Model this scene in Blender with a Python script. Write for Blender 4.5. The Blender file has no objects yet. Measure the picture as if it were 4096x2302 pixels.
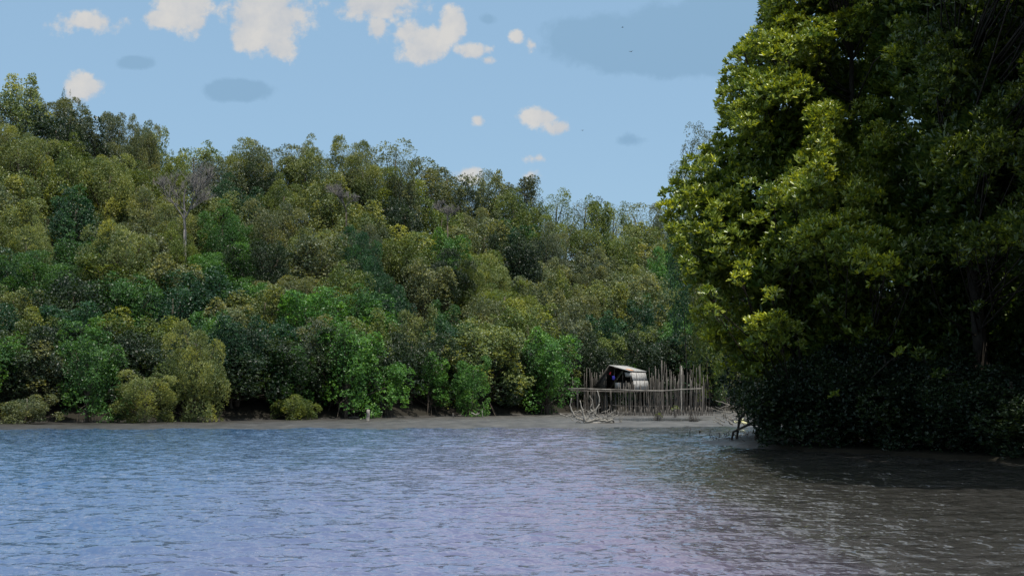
import bpy, math, random
import numpy as np
from mathutils import Vector, Matrix
R = math.radians
rng = np.random.default_rng(7)
random.seed(7)
scn = bpy.context.scene
COL = scn.collection

# ------------------------------------------------------------------ camera
F, H, PITCH = 5627.0, 1.3, R(4.23)
cam_d = bpy.data.cameras.new('camera'); cam = bpy.data.objects.new('camera', cam_d)
COL.objects.link(cam); scn.camera = cam
cam_d.sensor_width = 36.0; cam_d.lens = 36.0 * F / 4096.0
cam_d.clip_start = 0.2; cam_d.clip_end = 3000
cam.location = (0, 0, H); cam.rotation_euler = (R(90) + PITCH, 0, 0)

def ab(px, py):
    dx = (px - 2048) / F; dz = -(py - 1151) / F
    y = math.cos(PITCH) - dz * math.sin(PITCH)
    return dx / y, (math.sin(PITCH) + dz * math.cos(PITCH)) / y
def P(px, py, d):
    a, b = ab(px, py)
    return np.array([a * d, d, H + b * d])

# ------------------------------------------------------------------ light
SUN_AZ, SUN_EL = R(145), R(69)          # azimuth clockwise from +Y
sd = Vector((math.sin(SUN_AZ) * math.cos(SUN_EL), math.cos(SUN_AZ) * math.cos(SUN_EL), math.sin(SUN_EL)))
sl = bpy.data.lights.new('sun', 'SUN'); sl.energy = 5.0; sl.angle = R(0.53); sl.color = (1.0, 0.95, 0.86)
so = bpy.data.objects.new('sun', sl); COL.objects.link(so)
so.rotation_euler = sd.to_track_quat('Z', 'Y').to_euler(); so.location = (20, 0, 40)

w = bpy.data.worlds.new('World'); scn.world = w; w.use_nodes = True
nt = w.node_tree; nt.nodes.clear()
def N(t, **k):
    n = nt.nodes.new(t)
    for a_, v_ in k.items(): setattr(n, a_, v_)
    return n
def L(a, b): nt.links.new(a, b)
def math_node(op, a, b=None, c=None):
    n = N('ShaderNodeMath', operation=op)
    for i, v in enumerate((a, b, c)):
        if v is None: continue
        if isinstance(v, (int, float)): n.inputs[i].default_value = v
        else: L(v, n.inputs[i])
    return n.outputs[0]
out = N('ShaderNodeOutputWorld'); bg = N('ShaderNodeBackground'); bg.inputs['Strength'].default_value = 0.115
sky = N('ShaderNodeTexSky', sky_type='NISHITA', sun_disc=False, sun_elevation=SUN_EL, sun_rotation=SUN_AZ,
        air_density=1.0, dust_density=0.6, ozone_density=2.0, altitude=0)
tc = N('ShaderNodeTexCoord'); sep = N('ShaderNodeSeparateXYZ'); L(tc.outputs['Generated'], sep.inputs[0])
X, Y, Z = sep.outputs
ys = math_node('MAXIMUM', Y, 0.05)
A = math_node('DIVIDE', X, ys); B = math_node('DIVIDE', Z, ys)
n1 = N('ShaderNodeTexNoise'); n1.inputs['Scale'].default_value = 42; n1.inputs['Detail'].default_value = 8; n1.inputs['Roughness'].default_value = 0.62
L(tc.outputs['Generated'], n1.inputs['Vector'])
nz = math_node('MULTIPLY', math_node('SUBTRACT', n1.outputs['Fac'], 0.5), 2.6)
def blobs(lst, soft, ns):
    acc = None
    for (px, py, rx, ry, k) in lst:
        a0, b0 = ab(px, py)
        da = math_node('DIVIDE', math_node('SUBTRACT', A, a0), rx / F)
        db = math_node('DIVIDE', math_node('SUBTRACT', B, b0), ry / F)
        r2 = math_node('ADD', math_node('MULTIPLY', da, da), math_node('MULTIPLY', db, db))
        v = math_node('MULTIPLY', math_node('SUBTRACT', 1.0, math_node('SQRT', r2)), k)
        acc = v if acc is None else math_node('MAXIMUM', acc, v)
    acc = math_node('ADD', acc, math_node('MULTIPLY', nz, ns))
    m = N('ShaderNodeMapRange', interpolation_type='SMOOTHSTEP'); L(acc, m.inputs[0])
    m.inputs[1].default_value = -soft * .3; m.inputs[2].default_value = soft
    front = math_node('GREATER_THAN', Y, 0.06)
    return math_node('MULTIPLY', m.outputs[0], front)
white = blobs([(740, 30, 120, 110, 1), (640, 75, 80, 40, .8), (790, 95, 60, 60, .8),
               (1060, 70, 190, 150, 1.2), (1120, 190, 80, 60, .9), (1000, 150, 110, 60, .9),
               (1500, 20, 190, 75, 1), (1510, 110, 50, 60, .8), (1700, 190, 100, 90, 1), (1640, 130, 60, 60, .7),
               (1820, 100, 65, 75, .9), (1890, 210, 80, 40, .7), (1945, 240, 40, 22, .6),
               (2165, 470, 80, 40, .75), (2235, 515, 70, 45, .8), (2070, 145, 26, 26, .5), (2125, 180, 22, 26, .5),
               (1915, 480, 30, 26, .5), (2150, 635, 50, 26, .45), (330, 350, 90, 60, .8), (370, 90, 150, 40, .5),
               (1880, 690, 60, 30, .4), (2120, 700, 40, 25, .35)], 0.36, 0.95)
grey = blobs([(2390, 150, 260, 110, 1.1), (2480, 220, 230, 90, 1.1), (2800, 150, 400, 170, 1.6), (2960, 80, 300, 160, 1.5), (530, 250, 90, 32, .8), (960, 362, 150, 50, .9),
              (1950, 78, 45, 32, .7), (2515, 560, 60, 25, .4), (2600, 260, 260, 60, .7)], 0.3, 0.5)
# high cloud field overhead and behind, added to brighten reflections in the water
zz = math_node('MAXIMUM', Z, 0.08)
cmb = N('ShaderNodeCombineXYZ'); L(math_node('DIVIDE', X, zz), cmb.inputs[0]); L(math_node('DIVIDE', Y, zz), cmb.inputs[1])
n2 = N('ShaderNodeTexNoise'); n2.inputs['Scale'].default_value = 1.1; n2.inputs['Detail'].default_value = 7; n2.inputs['Roughness'].default_value = 0.6
L(cmb.outputs[0], n2.inputs['Vector'])
m2 = N('ShaderNodeMapRange', interpolation_type='SMOOTHSTEP'); L(n2.outputs['Fac'], m2.inputs[0]); m2.inputs[1].default_value = 0.42; m2.inputs[2].default_value = 0.60
m3 = N('ShaderNodeMapRange', interpolation_type='SMOOTHSTEP'); L(Z, m3.inputs[0]); m3.inputs[1].default_value = 0.29; m3.inputs[2].default_value = 0.45
high = math_node('MULTIPLY', math_node('MULTIPLY', m2.outputs[0], m3.outputs[0]), 0.8)
tint = N('ShaderNodeMix', data_type='RGBA', blend_type='MULTIPLY'); tint.inputs[0].default_value = 1.0
L(sky.outputs[0], tint.inputs[6]); tint.inputs[7].default_value = (1.0, 1.0, 1.0, 1)
SKYTINT = tint.inputs[7]
def mixc(a, fac, colr, f=1.0):
    m = N('ShaderNodeMix', data_type='RGBA'); L(math_node('MULTIPLY', fac, f), m.inputs[0]); L(a, m.inputs[6]); m.inputs[7].default_value = (*colr, 1); return m.outputs[2]
S = 1 / 0.115
flat_ = N('ShaderNodeMix', data_type='RGBA'); flat_.inputs[0].default_value = .65; L(tint.outputs[2], flat_.inputs[6]); flat_.inputs[7].default_value = (.345 * S, .560 * S, .775 * S, 1)
c = mixc(flat_.outputs[2], grey, (0.255 * S, 0.425 * S, 0.61 * S), 0.95)
shade = N('ShaderNodeMapRange'); L(n1.outputs['Fac'], shade.inputs[0]); shade.inputs[1].default_value = .35; shade.inputs[2].default_value = .65
wc = N('ShaderNodeMix', data_type='RGBA'); L(shade.outputs[0], wc.inputs[0]); wc.inputs[6].default_value = (.55 * S, .57 * S, .60 * S, 1); wc.inputs[7].default_value = (.69 * S, .67 * S, .64 * S, 1)
wm = N('ShaderNodeMix', data_type='RGBA'); L(math_node('MULTIPLY', white, .93), wm.inputs[0]); L(c, wm.inputs[6]); L(wc.outputs[2], wm.inputs[7]); c = wm.outputs[2]
c = mixc(c, high, (1.35 * S, 1.32 * S, 1.28 * S))
L(c, bg.inputs['Color']); L(bg.outputs[0], out.inputs['Surface'])

vs = scn.view_settings; vs.view_transform = 'Standard'; vs.look = 'None'; vs.exposure = 0.0; vs.gamma = 1.0; vs.use_curve_mapping = False
scn.cycles.max_bounces = 8; scn.cycles.diffuse_bounces = 3; scn.cycles.glossy_bounces = 3; scn.cycles.transmission_bounces = 3
scn.cycles.sample_clamp_indirect = 4.0; scn.cycles.use_denoising = True

# ------------------------------------------------------------------ materials
def mat(name, col, rough=0.8, spec=0.3, var=0.35, scale=4.0, bump=0.0, stretch=(1, 1, 1), coord='Object'):
    m = bpy.data.materials.new(name); m.use_nodes = True
    t = m.node_tree; b = t.nodes['Principled BSDF']
    b.inputs['Roughness'].default_value = rough; b.inputs['Specular IOR Level'].default_value = spec
    co = t.nodes.new('ShaderNodeTexCoord'); mp = t.nodes.new('ShaderNodeMapping'); mp.inputs['Scale'].default_value = stretch
    t.links.new(co.outputs[coord], mp.inputs[0])
    n = t.nodes.new('ShaderNodeTexNoise'); n.inputs['Scale'].default_value = scale; n.inputs['Detail'].default_value = 6
    t.links.new(mp.outputs[0], n.inputs['Vector'])
    r = t.nodes.new('ShaderNodeValToRGB')
    r.color_ramp.elements[0].position = 0.3; r.color_ramp.elements[1].position = 0.7
    r.color_ramp.elements[0].color = tuple(x * (1 - var) for x in col) + (1,)
    r.color_ramp.elements[1].color = tuple(min(1, x * (1 + var)) for x in col) + (1,)
    t.links.new(n.outputs['Fac'], r.inputs[0]); t.links.new(r.outputs[0], b.inputs['Base Color'])
    if bump:
        bp = t.nodes.new('ShaderNodeBump'); bp.inputs['Strength'].default_value = 1.0; bp.inputs['Distance'].default_value = bump
        t.links.new(n.outputs['Fac'], bp.inputs['Height']); t.links.new(bp.outputs[0], b.inputs['Normal'])
    return m

def leaf_mat(name, rough=0.42, trans=0.35, spec=0.5, young=(1.5, 1.35, 0.55)):
    """object colour x per-leaf variation (face attribute v)"""
    m = bpy.data.materials.new(name); m.use_nodes = True
    t = m.node_tree; b = t.nodes['Principled BSDF']; o = t.nodes['Material Output']
    oi = t.nodes.new('ShaderNodeObjectInfo'); at = t.nodes.new('ShaderNodeAttribute'); at.attribute_name = 'v'
    r = t.nodes.new('ShaderNodeValToRGB'); e = r.color_ramp.elements
    e[0].position = 0.0; e[0].color = (0.28, 0.45, 0.5, 1)
    e[1].position = 1.0; e[1].color = (*young, 1)
    x = e.new(0.45); x.color = (0.75, 0.85, 0.85, 1)
    x = e.new(0.75); x.color = (1.05, 1.05, 0.8, 1)
    t.links.new(at.outputs['Fac'], r.inputs[0])
    mx = t.nodes.new('ShaderNodeMix'); mx.data_type = 'RGBA'; mx.blend_type = 'MULTIPLY'; mx.inputs[0].default_value = 1
    t.links.new(oi.outputs['Color'], mx.inputs[6]); t.links.new(r.outputs[0], mx.inputs[7])
    t.links.new(mx.outputs[2], b.inputs['Base Color'])
    b.inputs['Roughness'].default_value = rough; b.inputs['Specular IOR Level'].default_value = spec
    tr = t.nodes.new('ShaderNodeBsdfTranslucent')
    br = t.nodes.new('ShaderNodeMix'); br.data_type = 'RGBA'; br.blend_type = 'MULTIPLY'; br.inputs[0].default_value = 1
    t.links.new(mx.outputs[2], br.inputs[6]); br.inputs[7].default_value = (1.7, 1.6, 0.6, 1)
    t.links.new(br.outputs[2], tr.inputs['Color'])
    ms = t.nodes.new('ShaderNodeMixShader'); ms.inputs[0].default_value = trans
    t.links.new(b.outputs[0], ms.inputs[1]); t.links.new(tr.outputs[0], ms.inputs[2]); t.links.new(ms.outputs[0], o.inputs['Surface'])
    return m

M_leaf = leaf_mat('mangrove_leaves', rough=.45, trans=0.25, spec=.45)
M_leafn = leaf_mat('near_mangrove_leaves', rough=0.32, trans=0.24, spec=0.55, young=(2.4, 2.15, 0.75))
M_bark = mat('bark', (0.085, 0.07, 0.055), 0.9, 0.2, 0.4, 6, 0.01)
M_nbark = mat('shade_painted_bark', (0.045, 0.038, 0.03), 0.9, 0.15, 0.4, 6, 0.01)  # near bark darkened to paint in the shade inside the crowns
M_pale = mat('bleached_wood', (0.25, 0.235, 0.21), 0.85, 0.2, 0.3, 9, 0.004)
M_deadtree = mat('dead_tree_bark', (0.185, 0.172, 0.164), 0.85, 0.2, 0.3, 3)
M_pole = mat('weathered_pole_wood', (0.10, 0.09, 0.08), 0.85, 0.2, 0.5, 5, 0.003, (1, 1, .3))
M_rail = mat('rail_wood', (0.20, 0.185, 0.165), 0.85, 0.2, 0.5, 4, 0.004)
M_darkwood = mat('dark_wood', (0.045, 0.04, 0.035), 0.85, 0.2, 0.4, 7, 0.003)
M_roof = mat('grey_roof_sheet', (0.33, 0.325, 0.31), 0.85, 0.15, 0.4, 5, 0.006, (1, 3, 1))
M_wallp = mat('pale_woven_wall', (0.33, 0.32, 0.305), 0.85, 0.15, 0.45, 7, 0.006)
M_thatch = mat('dark_thatch', (0.06, 0.055, 0.048), 0.95, 0.1, 0.5, 20, 0.01)
M_red = mat('red_cloth', (0.22, 0.02, 0.03), 0.9, 0.1, 0.2, 8)
M_blue = mat('blue_cloth', (0.03, 0.03, 0.22), 0.9, 0.1, 0.2, 8)
M_orange = mat('orange_patch', (0.6, 0.3, 0.15), 0.9, 0.1, 0.2, 8)
M_litter = mat('pale_yellow_foam', (0.72, 0.70, 0.42), 0.7, 0.2, 0.1, 8)

# ------------------------------------------------------------------ helpers
def tag(o, label=None, cat=None, group=None, kind=None):
    if label: o['label'] = label
    if cat: o['category'] = cat
    if group: o['group'] = group
    if kind: o['kind'] = kind
    return o
def empty(name, loc=(0, 0, 0), rz=0.0):
    o = bpy.data.objects.new(name, None); o.location = loc; o.rotation_euler = (0, 0, rz); o.empty_display_size = .3
    COL.objects.link(o); return o
def mesh_np(name, V, loops, starts, mats, v=None, smooth=False):
    me = bpy.data.meshes.new(name)
    V = np.ascontiguousarray(V, dtype=np.float32)
    me.vertices.add(len(V)); me.vertices.foreach_set('co', V.ravel())
    me.loops.add(len(loops)); me.loops.foreach_set('vertex_index', np.ascontiguousarray(loops, dtype=np.int32))
    me.polygons.add(len(starts)); me.polygons.foreach_set('loop_start', np.ascontiguousarray(starts, dtype=np.int32))
    if v is not None:
        a = me.attributes.new('v', 'FLOAT', 'FACE'); a.data.foreach_set('value', np.ascontiguousarray(v, dtype=np.float32))
    if smooth: me.polygons.foreach_set('use_smooth', np.ones(len(starts), dtype=bool))
    me.update(calc_edges=True)
    for m in mats: me.materials.append(m)
    return me
def obj(name, me, parent=None, loc=None):
    o = bpy.data.objects.new(name, me); COL.objects.link(o)
    if parent is not None: o.parent = parent
    if loc is not None: o.location = loc
    return o
def unit(a): return a / np.maximum(np.linalg.norm(a, axis=-1, keepdims=True), 1e-9)

class TB:
    """collects tubes and boxes into one mesh"""
    def __init__(s): s.v = []; s.l = []; s.st = []; s.nv = 0; s.nl = 0
    def face(s, idx): s.l += idx; s.st.append(s.nl); s.nl += len(idx)
    def tube(s, pts, rad, n=6, cap=True):
        pts = np.asarray(pts, float); k = len(pts); rad = np.broadcast_to(np.asarray(rad, float), (k,))
        base = s.nv; d = unit(np.gradient(pts, axis=0))
        ref = np.array([0, 0, 1.]) if abs(d[0][2]) < .9 else np.array([1., 0, 0])
        u = unit(np.cross(d, ref)); w_ = np.cross(d, u); th = np.arange(n) * 2 * np.pi / n
        ring = pts[:, None] + rad[:, None, None] * (np.cos(th)[None, :, None] * u[:, None] + np.sin(th)[None, :, None] * w_[:, None])
        s.v.append(ring.reshape(-1, 3)); s.nv += k * n
        for i in range(k - 1):
            for j in range(n):
                a = base + i * n + j; b = base + i * n + (j + 1) % n
                s.face([a, b, b + n, a + n])
        if cap:
            s.face([base + j for j in range(n)][::-1]); s.face([base + (k - 1) * n + j for j in range(n)])
        return s
    def box(s, c, size, rot=None):
        c = np.asarray(c, float); h = np.asarray(size, float) / 2
        q = np.array([[x, y, z] for x in (-1, 1) for y in (-1, 1) for z in (-1, 1)], float) * h
        if rot is not None: q = q @ np.asarray(rot.to_3x3()).T
        b = s.nv; s.v.append(q + c); s.nv += 8
        for f in ((0, 1, 3, 2), (4, 6, 7, 5), (0, 4, 5, 1), (2, 3, 7, 6), (0, 2, 6, 4), (1, 5, 7, 3)): s.face([b + i for i in f])
        return s
    def prism(s, poly, axis_vec):
        poly = np.asarray(poly, float); n = len(poly); b = s.nv
        s.v.append(np.vstack([poly, poly + np.asarray(axis_vec, float)])); s.nv += 2 * n
        s.face([b + i for i in range(n)][::-1]); s.face([b + n + i for i in range(n)])
        for i in range(n): s.face([b + i, b + (i + 1) % n, b + n + (i + 1) % n, b + n + i])
        return s
    def me(s, name, m, smooth=False):
        return mesh_np(name, np.vstack(s.v), s.l, s.st, [m] if not isinstance(m, list) else m, smooth=smooth)
    def build(s, name, m, parent=None, loc=None, smooth=False): return obj(name, s.me(name, m, smooth), parent, loc)

def leaf_mesh(name, pos, axis, nrm, Ln, Wd, v, m, fine=False):
    """one leaf per row; fine: folded six-vertex leaf, else a four-vertex one"""
    axis = unit(axis); nrm = unit(nrm - (nrm * axis).sum(1, keepdims=True) * axis); side = np.cross(axis, nrm)
    Ln = Ln[:, None]; Wd = Wd[:, None]; n = len(pos)
    if fine:
        V = np.stack([pos, pos + axis * Ln * .32 + side * Wd * .46 + nrm * Wd * .16, pos + axis * Ln * .74 + side * Wd * .40 + nrm * Wd * .14,
                      pos + axis * Ln - nrm * Ln * .06,
                      pos + axis * Ln * .74 - side * Wd * .40 + nrm * Wd * .14, pos + axis * Ln * .32 - side * Wd * .46 + nrm * Wd * .16], 1).reshape(-1, 3)
        b = (np.arange(n) * 6)[:, None]
        lo = np.concatenate([b + np.array([[0, 1, 2, 3]]), b + np.array([[0, 3, 4, 5]])], 1).ravel()
        return mesh_np(name, V, lo, np.arange(2 * n) * 4, [m], np.repeat(v, 2))
    V = np.stack([pos, pos + axis * Ln * .5 + side * Wd * .5, pos + axis * Ln, pos + axis * Ln * .5 - side * Wd * .5], 1).reshape(-1, 3)
    return mesh_np(name, V, np.arange(4 * n), np.arange(n) * 4, [m], v)

def rosettes(c, r, n_tip, k, up=0.55, out=None, flat=0.8, g=rng, spread=(25, 80), upl=.75):
    """leaf bases/axes/normals of n_tip rosettes on the outer, upper side of a ball"""
    d = g.normal(size=(n_tip, 3)); bias = np.array([0, 0, up])
    if out is not None: bias = bias + out
    d = unit(unit(d) + bias)
    rad = r * (0.45 + 0.55 * g.random(n_tip) ** 0.5)
    tip = c + d * rad[:, None] * np.array([1, 1, flat])
    ax = unit(d * .45 + np.array([0, 0, upl]) + g.normal(size=(n_tip, 3)) * .28)
    tip = np.repeat(tip, k, 0); axr = np.repeat(ax, k, 0)
    phi = np.radians(g.uniform(spread[0], spread[1], len(tip)))[:, None]
    p = unit(np.cross(axr, g.normal(size=axr.shape)))
    la = axr * np.cos(phi) + p * np.sin(phi)
    return tip + la * .015, la, axr + g.normal(size=axr.shape) * .15

# ------------------------------------------------------------------ ground
def ip(x, pts):
    a = np.array(pts, float); return np.interp(x, a[:, 0], a[:, 1])
DF = [(-1500, 56), (0, 57), (900, 62), (1500, 68), (2100, 78), (2500, 86), (2900, 90), (3600, 92), (6000, 95)]
SKYL = [(-1500, 240), (-300, 260), (0, 275), (90, 270), (240, 330), (400, 370), (560, 400), (620, 480), (800, 500), (1100, 518), (1350, 512),
        (1600, 520), (1680, 570), (1800, 615), (2000, 655), (2200, 695), (2400, 740), (2600, 775), (2900, 850), (4500, 900)]
DEPTH = 46.0
def front_d(px): return ip(px, DF)
def top_y(px, t): return 1330 + (ip(px, SKYL) - 1330) * np.clip(t, 0, 1) ** 0.85
def tree_h(t): return 4.0 + 3.4 * np.clip(t, 0, 1)
XR = [(0, 20), (10, 15), (20, 11.8), (25.8, 9.2), (30, 7.2), (33, 5.6), (35.5, 4.9), (37.5, 5.3), (41, 6.9), (46, 7.6), (50, 8.6), (53, 10), (60, 14), (400, 200)]
DM = [(-3000, 48), (0, 49.4), (1500, 50.5), (2300, 51.5), (2700, 53.5), (6000, 54)]
def hill_z(x, y):
    px = 2048 + x / np.maximum(y, 1) * F
    t = (y - front_d(px)) / DEPTH
    tt = np.clip(t, 0, 1)
    z = H + (1567 - top_y(px, tt)) / F * (front_d(px) + tt * DEPTH) - tree_h(tt)
    z0 = H + (1567 - 1330) / F * front_d(px) - 4.0
    z = z - z0 * (1 - tt)
    z = np.where(t > 1, z - (t - 1) * 3.0, z)
    return np.where(t > 0, np.maximum(z, 0) + .06, 0.0), t
def ground_z(x, y):
    px = 2048 + x / np.maximum(y, 1) * F
    s = y - ip(px, DM) + .35 * np.sin(x * 1.3) + .2 * np.sin(x * 3.1 + 1)
    far = np.clip(s * .02, -.7, .06) - .16 * np.exp(-(((x - 7.0) / 2.5) ** 2 + ((y - 67.5) / 5.0) ** 2) * 1.2)
    sr = x - ip(y, XR) + .12 * np.sin(y * 2.3) + .08 * np.sin(y * 5.1)
    right = np.where(sr < 0, np.maximum(sr * .35, -.7), np.minimum(sr * .8, .08))
    right = right - np.clip((y - 44) * .12, 0, 1)
    hz, t = hill_z(x, y)
    z = np.maximum(far, right); z = np.where(t > 0, np.maximum(z, hz), z)
    z = z + (.018 * np.sin(x * 2.1 + y * .6) * np.sin(y * 1.1 - x * .7) + .01 * np.sin(x * 6.3) * np.sin(y * 2.7)) * (y > 30)
    return z
gx = np.concatenate([np.linspace(-900, -62, 24), np.linspace(-60, -22, 50), np.linspace(-21.8, 22, 270), np.linspace(22.4, 60, 60), np.linspace(63, 900, 24)])
gy = np.concatenate([np.linspace(-300, 10, 14), np.linspace(12, 48, 130), np.linspace(48.2, 90, 220), np.linspace(90.5, 150, 90), np.linspace(155, 1500, 30)])
GX, GY = np.meshgrid(gx, gy); GZ = ground_z(GX, GY)
GZ = np.where(GY > 150, np.maximum(GZ * np.clip(1 - (GY - 150) / 300, 0, 1), .2), GZ)
def grid_mesh(name, GX, GY, GZ, m, smooth=True):
    ny, nx = GX.shape; V = np.stack([GX, GY, GZ], -1).reshape(-1, 3)
    i = (np.arange(ny - 1)[:, None] * nx + np.arange(nx - 1)[None]).ravel()
    lo = np.stack([i, i + 1, i + nx + 1, i + nx], 1).ravel()
    return mesh_np(name, V, lo, np.arange(len(i)) * 4, [m], smooth=smooth)

def mud_mat():
    m = bpy.data.materials.new('mud_and_forest_floor'); m.use_nodes = True; t = m.node_tree; b = t.nodes['Principled BSDF']
    co = t.nodes.new('ShaderNodeTexCoord'); mp = t.nodes.new('ShaderNodeMapping'); mp.inputs['Scale'].default_value = (1, .45, 1)
    t.links.new(co.outputs['Object'], mp.inputs[0])
    n = t.nodes.new('ShaderNodeTexNoise'); n.inputs['Scale'].default_value = 1.3; n.inputs['Detail'].default_value = 9; n.inputs['Roughness'].default_value = .7
    t.links.new(mp.outputs[0], n.inputs['Vector'])
    r = t.nodes.new('ShaderNodeValToRGB'); e = r.color_ramp.elements
    e[0].position = .32; e[0].color = (.04, .037, .033, 1); e[1].position = .68; e[1].color = (.135, .128, .117, 1)
    t.links.new(n.outputs['Fac'], r.inputs[0])
    sp = t.nodes.new('ShaderNodeSeparateXYZ'); t.links.new(co.outputs['Object'], sp.inputs[0])
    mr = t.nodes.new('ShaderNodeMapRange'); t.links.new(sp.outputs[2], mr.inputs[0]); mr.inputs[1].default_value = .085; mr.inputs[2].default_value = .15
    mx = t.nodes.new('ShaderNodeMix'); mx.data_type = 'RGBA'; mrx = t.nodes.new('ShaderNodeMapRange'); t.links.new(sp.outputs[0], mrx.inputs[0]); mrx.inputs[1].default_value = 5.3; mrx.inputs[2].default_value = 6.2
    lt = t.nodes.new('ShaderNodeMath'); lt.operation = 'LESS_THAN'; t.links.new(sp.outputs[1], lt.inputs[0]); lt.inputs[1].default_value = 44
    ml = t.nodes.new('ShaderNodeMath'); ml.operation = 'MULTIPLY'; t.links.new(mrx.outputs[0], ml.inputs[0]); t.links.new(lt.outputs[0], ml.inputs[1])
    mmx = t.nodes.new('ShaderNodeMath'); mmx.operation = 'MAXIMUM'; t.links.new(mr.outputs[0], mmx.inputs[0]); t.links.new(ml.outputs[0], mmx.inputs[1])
    t.links.new(mmx.outputs[0], mx.inputs[0]); tone_x = t.nodes.new('ShaderNodeMapRange'); t.links.new(sp.outputs[0], tone_x.inputs[0]); tone_x.inputs[1].default_value = -16; tone_x.inputs[2].default_value = 6; tone_x.inputs[3].default_value = .4; tone_x.inputs[4].default_value = .95  # mud tone rises from left to right
    vm = t.nodes.new('ShaderNodeVectorMath'); vm.operation = 'SCALE'; t.links.new(r.outputs[0], vm.inputs[0]); t.links.new(tone_x.outputs[0], vm.inputs['Scale'])
    t.links.new(vm.outputs[0], mx.inputs[6]); mx.inputs[7].default_value = (.018, .016, .011, 1)  # floor and right bank near black, canopy shade put into the colour
    t.links.new(mx.outputs[2], b.inputs['Base Color'])
    rr = t.nodes.new('ShaderNodeMapRange'); t.links.new(mr.outputs[0], rr.inputs[0]); rr.inputs[3].default_value = .5; rr.inputs[4].default_value = .95; t.links.new(rr.outputs[0], b.inputs['Roughness']); b.inputs['Specular IOR Level'].default_value = .25
    bp = t.nodes.new('ShaderNodeBump'); bp.inputs['Distance'].default_value = .05; t.links.new(n.outputs['Fac'], bp.inputs['Height']); t.links.new(bp.outputs[0], b.inputs['Normal'])
    return m
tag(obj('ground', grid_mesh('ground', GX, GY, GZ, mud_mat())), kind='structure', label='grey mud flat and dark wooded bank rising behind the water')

# ------------------------------------------------------------------ water
def water_mat():
    m = bpy.data.materials.new('muddy_river_water'); m.use_nodes = True; t = m.node_tree; b = t.nodes['Principled BSDF']
    co = t.nodes.new('ShaderNodeTexCoord')
    def noise(sc, st, det, rough=.6):
        mp = t.nodes.new('ShaderNodeMapping'); mp.inputs['Scale'].default_value = st; mp.inputs['Rotation'].default_value = (0, 0, R(8))
        t.links.new(co.outputs['Object'], mp.inputs[0])
        n = t.nodes.new('ShaderNodeTexNoise'); n.inputs['Scale'].default_value = sc; n.inputs['Detail'].default_value = det; n.inputs['Roughness'].default_value = rough
        t.links.new(mp.outputs[0], n.inputs['Vector']); return n.outputs['Fac']
    def bump(h, dist, prev=None):
        bp = t.nodes.new('ShaderNodeBump'); bp.inputs['Strength'].default_value = 1; bp.inputs['Distance'].default_value = dist
        t.links.new(h, bp.inputs['Height'])
        if prev is not None: t.links.new(prev, bp.inputs['Normal'])
        return bp.outputs[0]
    nb = bump(noise(9, (.6, .8, 1), 2), .05)
    nb = bump(noise(4, (.55, .65, 1), 1), .065, nb)
    t.links.new(nb, b.inputs['Normal'])
    sp = t.nodes.new('ShaderNodeSeparateXYZ'); t.links.new(co.outputs['Object'], sp.inputs[0])
    big = noise(.12, (1, .5, 1), 3)
    ad = t.nodes.new('ShaderNodeMath'); ad.operation = 'MULTIPLY_ADD'; t.links.new(big, ad.inputs[0]); ad.inputs[1].default_value = 7; t.links.new(sp.outputs[0], ad.inputs[2])
    mr = t.nodes.new('ShaderNodeMapRange'); t.links.new(ad.outputs[0], mr.inputs[0]); mr.inputs[1].default_value = -5; mr.inputs[2].default_value = 8
    cr = t.nodes.new('ShaderNodeValToRGB'); e = cr.color_ramp.elements      # reflected sky, cloud and tree tones painted into the water, left to right
    e[0].position = 0; e[0].color = (.035, .085, .175, 1); e[1].position = 1; e[1].color = (.03, .029, .027, 1)
    x_ = e.new(.34); x_.color = (.06, .105, .20, 1); x_ = e.new(.56); x_.color = (.105, .118, .205, 1); x_ = e.new(.76); x_.color = (.12, .105, .165, 1); x_ = e.new(.87); x_.color = (.048, .046, .046, 1)
    t.links.new(mr.outputs[0], cr.inputs[0]); t.links.new(cr.outputs[0], b.inputs['Base Color'])
    b.inputs['Roughness'].default_value = .03; b.inputs['IOR'].default_value = 1.6
    b.inputs['Specular IOR Level'].default_value = .5
    return m
wx = np.concatenate([np.linspace(-800, -31, 10), np.linspace(-30, -9, 170), np.linspace(-8.9, 8.9, 540), np.linspace(9, 26, 150), np.linspace(28, 800, 10)])
step = [9.0]
while step[-1] < 75: step.append(step[-1] + max(.032, step[-1] ** 2 / 12500))
wy = np.concatenate([np.linspace(-300, 8, 8), step, [100]])
WX, WY = np.meshgrid(wx, wy)
WZ = np.zeros_like(WX); g2 = np.random.default_rng(3)
res = np.maximum(.034, WY ** 2 / 12500)
for i in range(96):
    lam = .11 * (.80 / .11) ** ((i + g2.random()) / 96); th = g2.normal(0, .27) + R(93); kx, ky = math.cos(th), math.sin(th)
    amp = .0085 * lam ** 1.0 * (1.0 if lam < .7 else .7)
    fade = np.clip(lam / (3.5 * res) - .3, 0, 1)
    ph = g2.random() * 6.28
    gust = (.55 + .45 * np.sin(WX * 1.7 * math.cos(i) + WY * .9 * math.sin(i * 1.7) + i * 2.1)) * (.8 + .3 * np.sin(WX * .21 + WY * .17 + i % 2))
    WZ += amp * fade * gust * np.sin(2 * np.pi / lam * (kx * WX + ky * WY) + ph + 1.0 * np.sin(WX * (.9 + .25 * (i % 7)) + WY * .5 * math.cos(i * 2.3) + i) + .6 * np.sin(WX * .37 * (1 + i % 3) - WY * .61 + i * .7))
WZ *= np.clip((WY - 8.5) / .8, 0, 1) * np.clip((75 - WY) / 15, 0, 1) * (np.abs(WX) < 31)
tag(obj('water', grid_mesh('water', WX, WY, WZ, water_mat())), kind='structure', label='rippled blue grey river water across the foreground')

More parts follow.
